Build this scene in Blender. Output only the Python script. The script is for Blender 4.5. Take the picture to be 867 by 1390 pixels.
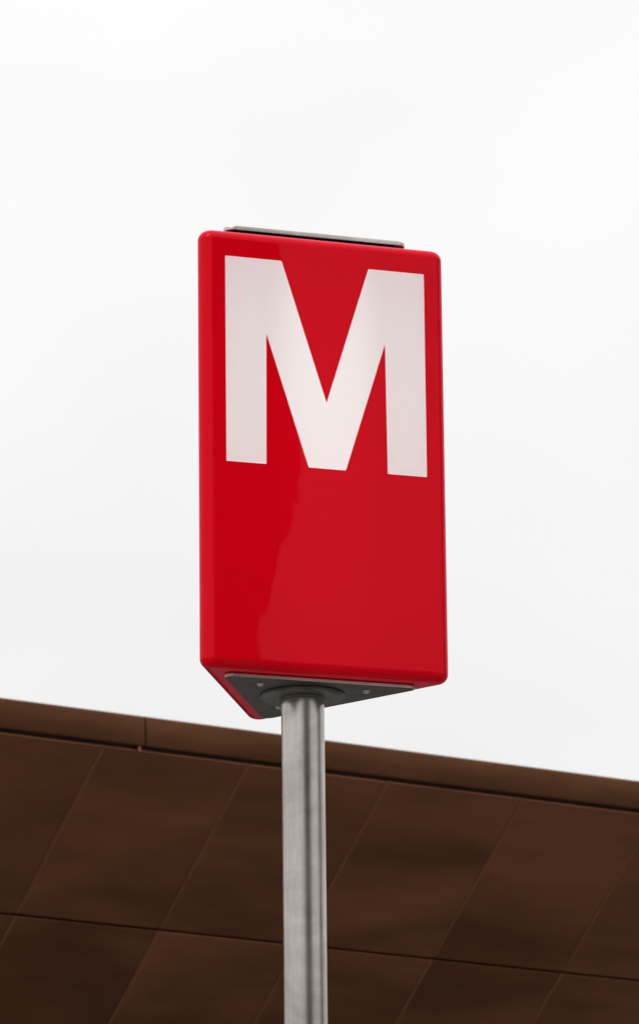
import bpy, bmesh, math, random
from mathutils import Vector, Matrix
from mathutils.geometry import delaunay_2d_cdt
random.seed(7)
for o in list(bpy.data.objects): bpy.data.objects.remove(o)
S = bpy.context.scene
C = S.collection
# ------------------------------------------------------------------ camera
PITCH, ROLL, F = 0.25567, -0.01093, 7329.58
cam_d = bpy.data.cameras.new('camera'); cam = bpy.data.objects.new('camera', cam_d); C.objects.link(cam)
S.camera = cam
cam_d.sensor_fit = 'VERTICAL'; cam_d.sensor_height = 36; cam_d.sensor_width = 24
cam_d.lens = F / 1390 * 36
cam_d.clip_start = .1; cam_d.clip_end = 3000
cam_d.dof.use_dof = True; cam_d.dof.focus_distance = 15.6; cam_d.dof.aperture_fstop = 15
r0 = Vector((1, 0, 0)); u0 = Vector((0, -math.sin(PITCH), math.cos(PITCH))); fw = Vector((0, math.cos(PITCH), math.sin(PITCH)))
R_ = r0*math.cos(ROLL) + u0*math.sin(ROLL); U_ = -r0*math.sin(ROLL) + u0*math.cos(ROLL)
m = Matrix((( R_.x, U_.x, -fw.x, 0), (R_.y, U_.y, -fw.y, 0), (R_.z, U_.z, -fw.z, 1.6), (0, 0, 0, 1)))
cam.matrix_world = m
S.render.engine = 'CYCLES'
S.view_settings.view_transform = 'Standard'; S.view_settings.look = 'None'
S.view_settings.exposure = 0; S.view_settings.gamma = 1
# ------------------------------------------------------------------ sky: overcast, Nishita under a closed cloud deck
SUN_EL, SUN_AZ = math.radians(50), math.radians(-145)   # azimuth measured from +Y towards +X
W = bpy.data.worlds.new('World'); S.world = W; W.use_nodes = True
nt = W.node_tree; N = nt.nodes; L = nt.links; N.clear()
out = N.new('ShaderNodeOutputWorld'); bg = N.new('ShaderNodeBackground'); bg.inputs['Strength'].default_value = .1
sky = N.new('ShaderNodeTexSky'); sky.sky_type = 'NISHITA'; sky.sun_disc = False
sky.sun_elevation = SUN_EL; sky.sun_rotation = SUN_AZ; sky.dust_density = 3
tc = N.new('ShaderNodeTexCoord'); sx = N.new('ShaderNodeSeparateXYZ'); L.new(tc.outputs['Generated'], sx.inputs[0])
def mth(op, a, b=None, clamp=False):
    n = N.new('ShaderNodeMath'); n.operation = op; n.use_clamp = clamp
    for i, v in enumerate((a, b)):
        if v is None: continue
        if hasattr(v, 'node'): L.new(v, n.inputs[i])
        else: n.inputs[i].default_value = v
    return n.outputs[0]
zc = mth('MAXIMUM', sx.outputs[2], 0.0)
lum = mth('ADD', mth('ADD', mth('MULTIPLY', zc, 3.4), 8.35), mth('MULTIPLY', mth('POWER', zc, 3.0), 7.0))                 # brighter towards the zenith, as overcast skies are
mp = N.new('ShaderNodeMapping'); mp.inputs['Scale'].default_value = (1, 1, 2.2); L.new(tc.outputs['Generated'], mp.inputs[0])
nz = N.new('ShaderNodeTexNoise'); nz.inputs['Scale'].default_value = 5; nz.inputs['Detail'].default_value = 3; nz.inputs['Roughness'].default_value = .45
nz.inputs['Distortion'].default_value = .6
L.new(mp.outputs[0], nz.inputs['Vector'])
cl = mth('ADD', mth('MULTIPLY', nz.outputs['Fac'], .22), .89)
cmb = N.new('ShaderNodeCombineColor')
tot = mth('MULTIPLY', lum, cl)
L.new(tot, cmb.inputs[0]); L.new(mth('MULTIPLY', tot, .998), cmb.inputs[1]); L.new(mth('MULTIPLY', tot, .99), cmb.inputs[2])
mx = N.new('ShaderNodeMix'); mx.data_type = 'RGBA'; mx.inputs['Factor'].default_value = .97
L.new(sky.outputs[0], mx.inputs['A']); L.new(cmb.outputs[0], mx.inputs['B'])
L.new(mx.outputs['Result'], bg.inputs['Color']); L.new(bg.outputs[0], out.inputs[0])
sd = bpy.data.lights.new('sun', 'SUN'); sd.energy = 1.05; sd.angle = math.radians(25); sd.color = (1, .97, .93)
so = bpy.data.objects.new('sun', sd); C.objects.link(so); so.location = (0, 0, 60)
sdir = Vector((math.sin(SUN_AZ)*math.cos(SUN_EL), math.cos(SUN_AZ)*math.cos(SUN_EL), math.sin(SUN_EL)))
so.rotation_euler = (-sdir).to_track_quat('-Z', 'Y').to_euler()

# ------------------------------------------------------------------ materials
class NT:
    def __init__(s, name):
        s.m = bpy.data.materials.new(name); s.m.use_nodes = True; s.t = s.m.node_tree; s.t.nodes.clear()
        s.out = s.n('OutputMaterial')
    def n(s, typ, **kw):
        x = s.t.nodes.new('ShaderNode' + typ)
        for k, v in kw.items():
            if k.startswith('_'): setattr(x, k[1:], v)
            else:
                key = k.replace('__', ' ')
                if hasattr(v, 'node'): s.t.links.new(v, x.inputs[key])
                else: x.inputs[key].default_value = v
        return x
    def link(s, a, b): s.t.links.new(a, b)
    def noise(s, scale, detail=4, rough=.5, vec=(1, 1, 1), dist=0, obj=True):
        c = s.n('TexCoord'); mp_ = s.n('Mapping', Scale=vec, Vector=c.outputs['Object' if obj else 'Generated'])
        if getattr(s, 'shift', False):                      # every panel gets its own piece of the pattern
            oi = s.n('ObjectInfo'); k = s.n('Math', _operation='MULTIPLY'); s.link(oi.outputs['Random'], k.inputs[0]); k.inputs[1].default_value = 40
            va = s.n('VectorMath', _operation='ADD'); s.link(mp_.outputs[0], va.inputs[0]); s.link(k.outputs[0], va.inputs[1]); mp_ = va
        return s.n('TexNoise', Scale=scale, Detail=detail, Roughness=rough, Distortion=dist, Vector=mp_.outputs[0]).outputs['Fac']
    def ramp(s, f, *st):
        r = s.n('ValToRGB'); s.link(f, r.inputs[0]); e = r.color_ramp.elements
        while len(e) < len(st): e.new(.5)
        for el, (p, c) in zip(e, st): el.position = p; el.color = (*c, 1) if len(c) == 3 else c
        return r.outputs[0]
    def val(s, f, a, b): return s.n('MapRange', Value=f, To__Min=a, To__Max=b).outputs[0]
    def bump(s, h, st, d=.01): return s.n('Bump', Height=h, Strength=st, Distance=d).outputs[0]
    def done(s, sh): s.link(sh, s.out.inputs[0]); return s.m

def acrylic(name, col, trans, ior, tfac, gcol=(1, 1, 1), gr=.04):
    t = NT(name)
    wav = t.bump(t.noise(4.5, 1.5, .5, (1, 1, .8)), .03, .012)
    grain = t.noise(160, 3, .6)
    c = t.ramp(grain, (.3, tuple(x*(1-gr) for x in col)), (.7, tuple(min(1, x*(1+gr/2)) for x in col)))
    d = t.n('BsdfDiffuse', Color=c)
    tr = t.n('BsdfTranslucent', Color=(*trans, 1))
    m1 = t.n('MixShader', Fac=tfac); t.link(d.outputs[0], m1.inputs[1]); t.link(tr.outputs[0], m1.inputs[2])
    fr = t.n('Fresnel', IOR=ior, Normal=wav)
    g = t.n('BsdfGlossy', Roughness=t.val(t.noise(9, 5, .6), .004, .012), Normal=wav)
    g.inputs['Color'].default_value = (*gcol, 1)
    m2 = t.n('MixShader', Fac=fr.outputs[0]); t.link(m1.outputs[0], m2.inputs[1]); t.link(g.outputs[0], m2.inputs[2])
    return t.done(m2.outputs[0])
RED = acrylic('red acrylic', (.66, .0002, .009), (.7, .0015, .006), 1.25, .12, (1, .55, .74))
WHITE = acrylic('white acrylic', (.88, .885, .875), (.86, .87, .86), 1.2, .26, gr=.006)

def metal(name, c1, c2, rlo, rhi, scale=6, vec=(1, 1, 1), metallic=1., bs=.1, aniso=0, dist=0, fine=None, obrand=0, tang=False, shift=False):
    t = NT(name); t.shift = shift
    n1 = t.noise(scale, 6 if not shift else 3, .6 if not shift else .5, vec, dist)
    col = t.ramp(n1, (.3, c1), (.7, c2))
    if fine:
        f = t.noise(fine[0], 4, .7, fine[1])
        mxr = t.n('Mix', _data_type='RGBA', _blend_type='MULTIPLY'); mxr.inputs['Factor'].default_value = fine[2]
        t.link(col, mxr.inputs['A']); t.link(t.ramp(f, (.3, (.55, .55, .55)), (.65, (1, 1, 1))), mxr.inputs['B']); col = mxr.outputs['Result']
    if obrand:
        oi = t.n('ObjectInfo'); v = t.val(oi.outputs['Random'], 1-obrand, 1+obrand)
        h = t.n('HueSaturation', Value=v, Color=col); col = h.outputs[0]
    p = t.n('BsdfPrincipled', Metallic=metallic, Roughness=t.val(t.noise(scale*1.7, 5, .6, vec), rlo, rhi), Anisotropic=aniso)
    t.link(col, p.inputs['Base Color'])
    if tang: t.link(t.n('Tangent', _direction_type='RADIAL', _axis='Z').outputs[0], p.inputs['Tangent'])
    t.link(t.bump(n1 if not fine else f, bs, .002), p.inputs['Normal'])
    return t.done(p.outputs[0])
STEEL = metal('brushed stainless steel', (.36, .322, .30), (.60, .56, .535), .17, .28, 2.6, (1, 1, 1.6), 1., .008, .85, 1.2, (14, (5, 5, .35), .3), tang=True)
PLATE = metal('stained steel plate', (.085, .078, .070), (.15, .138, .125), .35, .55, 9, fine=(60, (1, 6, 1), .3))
FLANGE = metal('flange steel', (.14, .123, .108), (.22, .197, .178), .3, .45, 12)
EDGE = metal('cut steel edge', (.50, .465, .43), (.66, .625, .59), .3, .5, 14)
BOLT = metal('bolt steel', (.5, .48, .46), (.68, .66, .64), .22, .35, 30)
BLACK = metal('black rubber', (.012, .012, .012), (.02, .02, .02), .6, .8, 20, metallic=0)
BRONZE = metal('brown anodised panel', (.21, .088, .046), (.38, .158, .084), .36, .48, .8, (.6, 1.6, 1), 1., .2, 0, .6, (1.3, (.7, 3.5, 1), .34), .06, shift=True)
BRONZE_F = metal('brown anodised fascia', (.098, .040, .0195), (.138, .057, .028), .36, .5, 1.1, (1, 1, 3), 1., .2, 0, 1, (2.6, (1, 1, 5), .35), .05)
SEAM = metal('pale bronze seam', (.25, .112, .062), (.42, .195, .112), .4, .6, .9, metallic=.9)  # paler than the panels: some wear, plus caught light put into the colour
DARK = metal('dark membrane', (.015, .012, .011), (.03, .025, .022), .8, .95, 5, metallic=0)
BRICK = metal('dark brick render', (.07, .055, .05), (.11, .085, .075), .7, .9, .6, metallic=0, bs=.3)
CONC = metal('concrete', (.26, .25, .235), (.36, .35, .33), .75, .95, 1.5, metallic=0, bs=.3)
PAVE = metal('grey paving', (.13, .125, .12), (.21, .2, .19), .75, .95, .35, metallic=0, bs=.3, fine=(14, (1, 1, 1), .4))
t_ = NT('window glass'); p_ = t_.n('BsdfPrincipled', Roughness=.05, Metallic=.0, IOR=1.5); p_.inputs['Base Color'].default_value = (.02, .025, .03, 1)
t_.link(t_.bump(t_.noise(.8, 2), .05), p_.inputs['Normal']); GLASS = t_.done(p_.outputs[0])
t_ = NT('lamp tube'); e_ = t_.n('Emission', Strength=7.6, Color=(.89, 1, .99, 1)); TUBE = t_.done(e_.outputs[0])

# ------------------------------------------------------------------ helpers
def mesh_obj(name, verts, faces, mat, parent=None, smooth=False, normals=None):
    me = bpy.data.meshes.new(name); me.from_pydata([tuple(v) for v in verts], [], faces); me.update()
    me.materials.append(mat)
    if smooth or normals: me.shade_smooth()
    if normals: me.normals_split_custom_set_from_vertices([tuple(n) for n in normals])
    o = bpy.data.objects.new(name, me); C.objects.link(o)
    if parent: o.parent = parent
    return o
def bm_obj(name, bm, mat, parent=None, smooth=None):
    bmesh.ops.recalc_face_normals(bm, faces=bm.faces)
    me = bpy.data.meshes.new(name); bm.to_mesh(me); bm.free(); me.materials.append(mat)
    if smooth is not None:
        me.shade_smooth(); me.set_sharp_from_angle(angle=math.radians(smooth))
    o = bpy.data.objects.new(name, me); C.objects.link(o)
    if parent: o.parent = parent
    return o
def add_prism(bm, pts, z0, z1, bev=0, seg=2):
    """closed prism over plan points, bevelled along its top and bottom edges"""
    n = len(pts); a = [bm.verts.new((x, y, z0)) for x, y in pts]; b = [bm.verts.new((x, y, z1)) for x, y in pts]
    f1 = bm.faces.new(a[::-1]); f2 = bm.faces.new(b)
    for i in range(n): bm.faces.new((a[i], a[(i+1) % n], b[(i+1) % n], b[i]))
    if bev:
        ed = set(f1.edges) | set(f2.edges)
        bmesh.ops.bevel(bm, geom=list(ed), offset=bev, segments=seg, profile=.5, affect='EDGES')
def circ(r, n=48, cx=0, cy=0): return [(cx+r*math.cos(2*math.pi*i/n), cy+r*math.sin(2*math.pi*i/n)) for i in range(n)]
def box_bm(bm, x0, x1, y0, y1, z0, z1, bev=0, seg=2):
    r = bmesh.ops.create_cube(bm, size=1); vs = r['verts']
    for v in vs: v.co = Vector(((x0+x1)/2+v.co.x*(x1-x0), (y0+y1)/2+v.co.y*(y1-y0), (z0+z1)/2+v.co.z*(z1-z0)))
    if bev:
        es = list({e for v in vs for e in v.link_edges})
        bmesh.ops.bevel(bm, geom=es, offset=bev, segments=seg, profile=.5, affect='EDGES')
def empty(name, loc, label, cat, group=None, rz=0):
    o = bpy.data.objects.new(name, None); C.objects.link(o); o.location = loc; o.rotation_euler = (0, 0, rz)
    o.empty_display_size = .3
    o['label'] = label; o['category'] = cat
    if group: o['group'] = group
    return o

# ------------------------------------------------------------------ ground
g = mesh_obj('ground', [(-1500, -1500, 0), (1500, -1500, 0), (1500, 1500, 0), (-1500, 1500, 0)], [(0, 1, 2, 3)], PAVE)
g['kind'] = 'structure'

# ------------------------------------------------------------------ the metro sign (local frame: face towards -y, x along the face)
TH = 0.34431
sign = empty('metro_sign', (-.05452, 15.2, 0), 'red three sided metro sign with a white M on a round steel pole', 'sign', rz=TH)
D0 = .2324; RC = .040
def tri(inr, rc, seg):
    """rounded equilateral plan, counter clockwise; corner i spans index i*(seg+1) .. ; returns points and normals"""
    P, Nn = [], []
    R = 2*(inr-rc)
    for k, a in enumerate((210, 330, 90)):
        a = math.radians(a); cx, cy = R*math.cos(a), R*math.sin(a)
        for i in range(seg+1):
            b = a - math.pi/3 + (2*math.pi/3)*i/seg
            P.append((cx+rc*math.cos(b), cy+rc*math.sin(b))); Nn.append((math.cos(b), math.sin(b)))
    return P, Nn
ZT, ZB, RF = 6.338, 5.040, .030
A, WS, B, PK, VB = .3054, .1205, .1336, .1819, .0566
mT, mB, mP, mV = 6.2567, 5.6435, 6.0336, 5.8407
Mo = [(-A, mT), (-B, mT), (0, mV), (B, mT), (A, mT), (A, mB), (A-WS, mB), (PK, mP), (VB, mB), (-VB, mB), (-PK, mP), (-A+WS, mB), (-A, mB)]
# soften the tight corners of the letter slightly
def round_poly(P, r=.003, seg=3):
    out = []
    n = len(P)
    for i in range(n):
        p = Vector(P[i]); a = Vector(P[i-1]); b = Vector(P[(i+1) % n])
        da, db = (a-p).normalized(), (b-p).normalized()
        rr = min(r, .3*(a-p).length, .3*(b-p).length)
        s, e = p+da*rr, p+db*rr
        for k in range(seg+1):
            t = k/seg; out.append(tuple((1-t)**2*s + 2*t*(1-t)*p + t*t*e))
    return out
Mo = round_poly(Mo)
SEG = 30
rings = []                                                    # (inradius, corner radius, z, vertical normal component)
NF = 16
for i in range(NF+1):
    a = math.pi/2*i/NF
    rings.append((RF*(1-math.sin(a)), ZB+RF*(1-math.cos(a)), math.sin(a), -math.cos(a)))
nb = len(rings)
for i in range(NF+1):
    a = math.pi/2*(1-i/NF)
    rings.append((RF*(1-math.sin(a)), ZT-RF*(1-math.cos(a)), math.sin(a), math.cos(a)))
V, NR, FA = [], [], []
cnt = 3*(SEG+1)
for ins, z, nh_, nv in rings:
    P, Q = tri(D0-ins, RC-ins, SEG)
    for p, q in zip(P, Q): V.append((p[0], p[1], z)); NR.append((q[0]*nh_, q[1]*nh_, nv))
for k in range(len(rings)-1):
    for i in range(cnt):
        j = (i+1) % cnt
        if k == nb-1 and i % (SEG+1) == SEG: continue           # the three flat faces are built with the letter cut out
        FA.append((k*cnt+i, k*cnt+j, (k+1)*cnt+j, (k+1)*cnt+i))
FA.append(tuple(range(cnt))[::-1]); FA.append(tuple((len(rings)-1)*cnt+i for i in range(cnt)))
z0, z1 = rings[nb-1][1], rings[nb][1]
hw = (D0-RC)*math.sqrt(3)                                     # half width of the flat part
rect = [(-hw, z0), (hw, z0), (hw, z1), (-hw, z1)]
pts = [Vector(p) for p in rect+Mo]
n4 = len(rect)
vo, eo, fo, _, _, fof = delaunay_2d_cdt(pts, [], [list(range(n4)), list(range(n4, n4+len(Mo)))[::-1]], 1, 1e-7)
red_f, white_f = [], []
for f, orig in zip(fo, fof): (white_f if 1 in orig else red_f).append(f)
def face_pt(k, a, z):
    ang = math.radians(120*k); x, y = a, -D0
    return (x*math.cos(ang)-y*math.sin(ang), x*math.sin(ang)+y*math.cos(ang), z)
for k in range(3):
    ang = math.radians(120*k); nn = (math.sin(ang), -math.cos(ang), 0)
    base = len(V)
    for v in vo: V.append(face_pt(k, v.x, v.y)); NR.append(nn)
    for f in red_f: FA.append(tuple(base+i for i in f))
body = mesh_obj('sign_box', V, FA, RED, sign, normals=NR)
for k in range(3):
    ang = math.radians(120*k); nn = (math.sin(ang), -math.cos(ang), 0)
    used = sorted({i for f in white_f for i in f}); ix = {v: i for i, v in enumerate(used)}
    mesh_obj('letter_m', [face_pt(k, vo[v].x, vo[v].y) for v in used], [tuple(ix[i] for i in f) for f in white_f], WHITE, sign, normals=[nn]*len(used))
# lamp tubes that backlight the letters
for k in range(3):
    a = math.radians(120*k-30)
    bm = bmesh.new(); add_prism(bm, circ(.013, 16, .075*math.cos(a), .075*math.sin(a)), 5.12, 6.27); bm_obj('lamp_tube', bm, TUBE, sign, 40)
# plates
P, _ = tri(.1745, .022, 6)
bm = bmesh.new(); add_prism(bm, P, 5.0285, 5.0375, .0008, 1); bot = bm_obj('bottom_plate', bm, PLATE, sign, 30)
P, _ = tri(.1735, .03, 8)
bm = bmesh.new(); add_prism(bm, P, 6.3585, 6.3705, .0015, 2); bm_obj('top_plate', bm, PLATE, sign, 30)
P, _ = tri(.160, .03, 8)
bm = bmesh.new(); add_prism(bm, P, 6.3382, 6.3583); bm_obj('top_gasket', bm, BLACK, sign, 30)
P, _ = tri(.165, .02, 6)
bm = bmesh.new(); add_prism(bm, P, 5.0377, 5.0398); bm_obj('bottom_gasket', bm, BLACK, sign, 30)
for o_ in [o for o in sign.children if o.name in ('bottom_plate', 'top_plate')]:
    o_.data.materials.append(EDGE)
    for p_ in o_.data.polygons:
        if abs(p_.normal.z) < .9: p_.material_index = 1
# screws under the bottom plate: a washer and a domed socket head each
def screw(x, y):
    bm = bmesh.new(); add_prism(bm, circ(.0125, 20, x, y), 5.0262, 5.0284, .0006, 1); w = bm_obj('washer', bm, BOLT, bot, 40)
    bm = bmesh.new()
    n = 20; prof = [(.0085, 5.0262), (.0085, 5.0235), (.0075, 5.0205), (.0055, 5.0188), (.004, 5.0184), (.004, 5.0212)]
    rows = [[bm.verts.new((x+r*math.cos(2*math.pi*i/n), y+r*math.sin(2*math.pi*i/n), z)) for i in range(n)] for r, z in prof]
    for a, b in zip(rows, rows[1:]):
        for i in range(n): bm.faces.new((a[i], a[(i+1) % n], b[(i+1) % n], b[i]))
    bm.faces.new(rows[0]); bm.faces.new(rows[-1])
    bm_obj('screw', bm, BOLT, bot, 35)
for x, y in ((-.165, -.108), (.155, -.108), (-.016, .160)): screw(x, y)
# flange with a shallow shoulder, turned
def lathe(name, prof, mat, parent, n=64, ang=30):
    bm = bmesh.new()
    rows = [[bm.verts.new((r*math.cos(2*math.pi*i/n), r*math.sin(2*math.pi*i/n), z)) for i in range(n)] for r, z in prof]
    for a, b in zip(rows, rows[1:]):
        for i in range(n): bm.faces.new((a[i], a[(i+1) % n], b[(i+1) % n], b[i]))
    bm.faces.new(rows[0]); bm.faces.new(rows[-1])
    return bm_obj(name, bm, mat, parent, ang)
lathe('flange', [(.119, 5.0283), (.1225, 5.0275), (.1225, 5.0225), (.121, 5.021), (.116, 5.0205), (.1155, 5.0165), (.114, 5.0155), (.066, 5.0155)], FLANGE, sign)
lathe('weld_bead', [(.0622, 5.0153), (.068, 5.0152), (.0675, 5.0125), (.065, 5.010), (.0624, 5.0085)], PLATE, sign, ang=80)
pr = [(.0622, .02)] + [(.0622, .02+i*(4.993/24)) for i in range(1, 25)]
lathe('pole', pr, STEEL, sign, 96, 40)
bp = lathe('base_plate', [(.17, .005), (.17, .017), (.168, .0195), (.066, .0195)], PLATE, sign)
for k in range(4):
    a = math.radians(45+90*k); bm = bmesh.new(); add_prism(bm, circ(.015, 6, .125*math.cos(a), .125*math.sin(a)), .0196, .034, .001, 1)
    bm_obj('anchor_nut', bm, BOLT, bp)

# ------------------------------------------------------------------ station building with sloping clad soffit
AZ = math.radians(56.2); AL = math.radians(40)
st = empty('station_building', (0, 0, 0), 'brown metal clad station roof edge with sloping panelled soffit behind the sign pole', 'building')
O = Vector((-.024, 40, 10.046)); Ud = Vector((math.sin(AZ), math.cos(AZ), 0)); Nh = Vector((-math.cos(AZ), math.sin(AZ), 0))
Zd = Vector((0, 0, 1)); Vd = Nh*math.cos(AL) - Zd*math.sin(AL); Wn = Ud.cross(Vd).normalized()
if Wn.z > 0: Wn = -Wn                                              # outward normal of the soffit: down and towards the square
st.location = Vector((O.x, O.y, 0))
st.rotation_euler = (0, 0, math.pi/2-AZ)                         # local x = along the fascia, local y = into the building
# local coordinates: x = u, y = depth, z = world height
cA, sA = math.cos(AL), math.sin(AL); ZO = O.z
def sof(u, v, w=0): return Vector((u, v*cA - w*sA, ZO - v*sA - w*cA))      # w = outwards
st['note'] = 'clad eaves'
del st['note']
def slab_mesh(name, w, h, th, bev, seg=2):
    """panel in its own frame: x 0..w, y 0..h, outer side at z = 0, body behind to -th"""
    bm = bmesh.new(); box_bm(bm, 0, w, 0, h, -th, 0)
    es = [e for e in bm.edges if all(abs(v.co.z) < 1e-6 for v in e.verts)]
    bmesh.ops.bevel(bm, geom=es, offset=bev, segments=seg, profile=.6, affect='EDGES')
    bmesh.ops.recalc_face_normals(bm, faces=bm.faces)
    me = bpy.data.meshes.new(name); bm.to_mesh(me); bm.free(); me.shade_smooth(); me.set_sharp_from_angle(angle=math.radians(50)); return me
PW, PH = 1.268, 1.665
ex, ey = Vector((1, 0, 0)), (sof(0, 1)-sof(0, 0)); ez = ex.cross(ey)
flip = ez.dot(sof(0, 0, 1)-sof(0, 0)) < 0
def frame(origin, X, Y, Z):
    M = Matrix((X, Y, Z)).transposed().to_4x4(); M.translation = origin; return M
Zo = (sof(0, 0, 1)-sof(0, 0))
def panel_mesh(w, h):
    """clad sheet whose two long sides are rolled back softly towards the joint"""
    xs = [0, .003, .010, .020, .032, .046, .06, .3, w/2, w-.3, w-.06, w-.046, w-.032, w-.020, w-.010, w-.003, w]
    def dz(x):
        d = min(x, w-x)
        return -.0085*(1-min(d, .06)/.06)**2 - (.004 if d == 0 else 0)
    ys = [0, .003, h-.003, h]
    bm = bmesh.new()
    top = [[bm.verts.new((x, y, dz(x) - (.004 if y in (0, h) else 0))) for x in xs] for y in ys]
    for a, b in zip(top, top[1:]):
        for i in range(len(xs)-1): bm.faces.new((a[i], a[i+1], b[i+1], b[i]))
    rim = [e for e in bm.edges if e.is_boundary]
    ex_ = bmesh.ops.extrude_edge_only(bm, edges=rim)
    for v in ex_['geom']:
        if isinstance(v, bmesh.types.BMVert): v.co.z = -.03
    bmesh.ops.recalc_face_normals(bm, faces=bm.faces)
    f = max(bm.faces, key=lambda q: q.calc_area())
    if f.normal.z < 0: bmesh.ops.reverse_faces(bm, faces=bm.faces)
    me = bpy.data.meshes.new('soffit_panel'); bm.to_mesh(me); bm.free(); me.shade_smooth(); me.set_sharp_from_angle(angle=math.radians(40)); return me
pm = panel_mesh(PW-.004, PH-.024); pm.materials.append(BRONZE)
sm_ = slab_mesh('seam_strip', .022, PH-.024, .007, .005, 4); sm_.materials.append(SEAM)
def place(name, me, M, parent):
    o = bpy.data.objects.new(name, me); C.objects.link(o); o.parent = parent; o.matrix_local = M; return o
rnd = random.Random(3)
for r in range(4):
    v0 = .04 + r*PH
    for c in range(-12, 15):
        u0_ = -.610 + (c)*PW
        # small fitting errors of hand hung panels
        dz = rnd.uniform(-.0015, .0015); tl = rnd.uniform(-.0012, .0012); ty = rnd.uniform(-.0010, .0010)
        # right handed frame: X along -u when needed
        X, Y, Z = ex.copy(), ey.copy(), Zo.copy()
        if X.cross(Y).dot(Z) < 0: X = -X; og = sof(u0_+PW-.0025, v0, dz)
        else: og = sof(u0_+.0025, v0, dz)
        M = frame(og, X, Y, Z) @ Matrix.Rotation(tl, 4, 'X') @ Matrix.Rotation(ty, 4, 'Y')
        place('soffit_panel', pm, M, st)
        og2 = sof(u0_+(.011 if X.x < 0 else -.011), v0, -.002)
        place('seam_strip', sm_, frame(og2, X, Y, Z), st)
# backing behind the gaps
bk = [sof(-16.2, .01, -.034), sof(18.4, .01, -.034), sof(18.4, 6.75, -.034), sof(-16.2, 6.75, -.034)]
bk += [p + Vector((0, .05, .06)) for p in bk]
mesh_obj('soffit_backing', bk, [(0, 1, 2, 3), (7, 6, 5, 4), (0, 4, 5, 1), (1, 5, 6, 2), (2, 6, 7, 3), (3, 7, 4, 0)], DARK, st)
# fascia panels, each folded sheet with a turned lip at the foot and a drip at the top
for u_ in (-11.54, -6.54, -1.54, 3.46, 8.46, 13.46):
    bm = bmesh.new()
    a0, a1 = u_+.006, u_+5-.006
    prof = [(.055, .012), (.008, .006), (.002, .010), (0, .018), (.003, .12), (.006, .212), (.010, .226), (.020, .236), (.07, .241), (.30, .250), (.30, .235), (.04, .224), (.04, .03)]
    r1 = [bm.verts.new((a0, y, ZO+z)) for y, z in prof]; r2 = [bm.verts.new((a1, y, ZO+z)) for y, z in prof]
    n = len(prof)
    for i in range(n): bm.faces.new((r1[i], r1[(i+1) % n], r2[(i+1) % n], r2[i]))
    bm.faces.new(r1); bm.faces.new(r2[::-1])
    bm_obj('fascia_panel', bm, BRONZE_F, st, 25)
    bm = bmesh.new(); box_bm(bm, u_-.055, u_-.035, .012, .05, ZO-.036, ZO+.004, .002, 1); bm_obj('fascia_bracket', bm, SEAM, st)
bm = bmesh.new(); box_bm(bm, -11.6, 18.5, .05, .075, ZO-.03, ZO+.21); bm_obj('fascia_backing', bm, DARK, st)
bm = bmesh.new(); box_bm(bm, -11.5, 18.4, .31, 16, ZO-.02, ZO+.16); bm_obj('roof', bm, DARK, st)
yw = 6.7*cA; zw = ZO-6.7*sA
bm = bmesh.new(); box_bm(bm, -11.5, 18.4, yw+.1, yw+.5, 0, .5); box_bm(bm, -11.5, 18.4, yw+.1, yw+.5, zw-.5, zw+.3); bm_obj('wall', bm, CONC, st)
gm = None
for i in range(20):
    x = -11.5+i*1.495
    bm = bmesh.new(); box_bm(bm, x+.04, x+1.455, yw+.22, yw+.25, .5, zw-.5); gl = bm_obj('window', bm, GLASS, st)
    bm = bmesh.new(); box_bm(bm, x-.035, x+.035, yw+.14, yw+.33, .5, zw-.5, .004, 1); bm_obj('mullion', bm, PLATE, st)
for i in range(6):
    x = -10.5+i*5.4
    bm = bmesh.new(); add_prism(bm, circ(.16, 28, x, 2.6), 0, ZO-2.6/cA*sA+.02); bm_obj('column', bm, CONC, st, 30)

# ------------------------------------------------------------------ town block across the square (behind the camera, mirrored in the red acrylic)
P1 = Vector((28.3, -20.0)); P0 = Vector((2.3, -29.8)); dx = (P0-P1); LEN = dx.length
blk = empty('apartment_block', (P1.x, P1.y, 0), 'dark brick apartment block across the square, facing the sign', 'building', rz=math.atan2(dx.y, dx.x))
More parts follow.
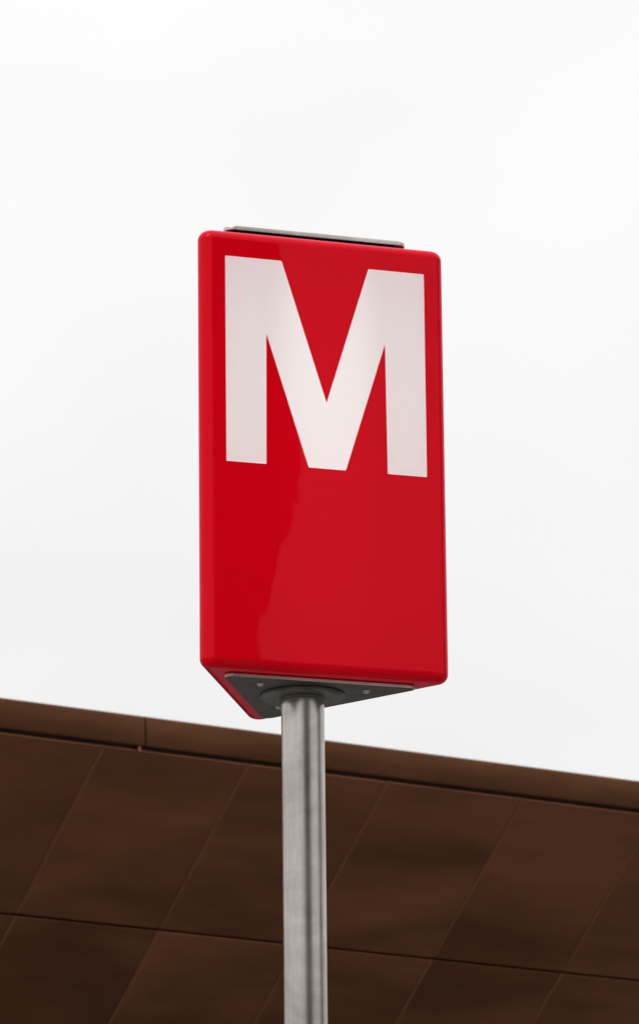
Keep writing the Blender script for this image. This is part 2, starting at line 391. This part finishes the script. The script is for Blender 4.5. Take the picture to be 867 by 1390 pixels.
# local x runs along the front, local y < 0 faces the sign? decide by sign
dep = 11
ny = Vector((-dx.y, dx.x)).normalized(); toward = (Vector((0, 15))-P1).dot(ny) > 0
sg = -1 if toward else 1                                       # depth direction in local y
bm = bmesh.new()
prof = [(.62, 0), (.62, 13), (.47, 15.2), (.38, 15.8), (.24, 16.3), (.12, 16.8), (.02, 17.0), (-.07, 17.4), (-.08, 18.6), (0, 19.8), (.09, 20.3), (.12, 21), (.12, 25)]  # wavy end outline, shaped for the edge of its reflection on the sign
H2 = 25
ring = []
a = [bm.verts.new((x, 0, z)) for x, z in prof]; b = [bm.verts.new((x, sg*dep, z)) for x, z in prof]
c1 = [bm.verts.new((LEN, 0, 0)), bm.verts.new((LEN, 0, H2))]; c2 = [bm.verts.new((LEN, sg*dep, 0)), bm.verts.new((LEN, sg*dep, H2))]
bm.faces.new(a + [c1[1], c1[0]]); bm.faces.new(b + [c2[1], c2[0]])
for i in range(len(prof)-1): bm.faces.new((a[i], a[i+1], b[i+1], b[i]))
bm.faces.new((a[-1], b[-1], c2[1], c1[1])); bm.faces.new((c1[0], c1[1], c2[1], c2[0]))
bm.normal_update(); bmesh.ops.triangulate(bm, faces=bm.faces)
bm_obj('wall', bm, BRICK, blk)
bm = bmesh.new(); y_ = sorted((sg*-.05, sg*(dep+.05))); box_bm(bm, -.02, LEN+.05, y_[0], y_[1], H2+.002, H2+.3, .02); bm_obj('roof', bm, DARK, blk)
wb = bmesh.new(); yy = sorted((sg*-.03, sg*.12)); box_bm(wb, 0, 1.3, yy[0], yy[1], 0, 1.6); wm = bpy.data.meshes.new('window'); wb.to_mesh(wm); wb.free(); wm.materials.append(GLASS)
sb = bmesh.new(); yy = sorted((sg*-.12, sg*.10)); box_bm(sb, -.08, 1.38, yy[0], yy[1], -.12, -.003, .01); smh = bpy.data.meshes.new('sill'); sb.to_mesh(smh); sb.free(); smh.materials.append(CONC)
for fl in range(8):
    for k in range(10):
        w = place('window', wm, Matrix.Translation((1.3+k*2.65, 0, 1.0+fl*3.0)), blk)
        place('sill', smh, Matrix.Identity(4), w)

# ------------------------------------------------------------------ plain unseen tower added right of the square for dark reflections in steel and acrylic
tw = empty('reflection_tower', (44, 19, 0), 'added unseen dark tower with ribbon windows, for reflections, at the right side of the square', 'building', rz=math.radians(8))
bm = bmesh.new(); box_bm(bm, 0, 12, -7, 9, 0, 28, .05); bm_obj('wall', bm, BRICK, tw)
bm = bmesh.new(); box_bm(bm, -.15, 12.15, -7.15, 9.15, 28.01, 28.4, .05); bm_obj('roof', bm, DARK, tw)
for fl in range(8):
    bm = bmesh.new(); box_bm(bm, -.04, .2, -6.2, 8.2, 1.2+fl*3.3, 2.8+fl*3.3); bm_obj('window', bm, GLASS, tw)
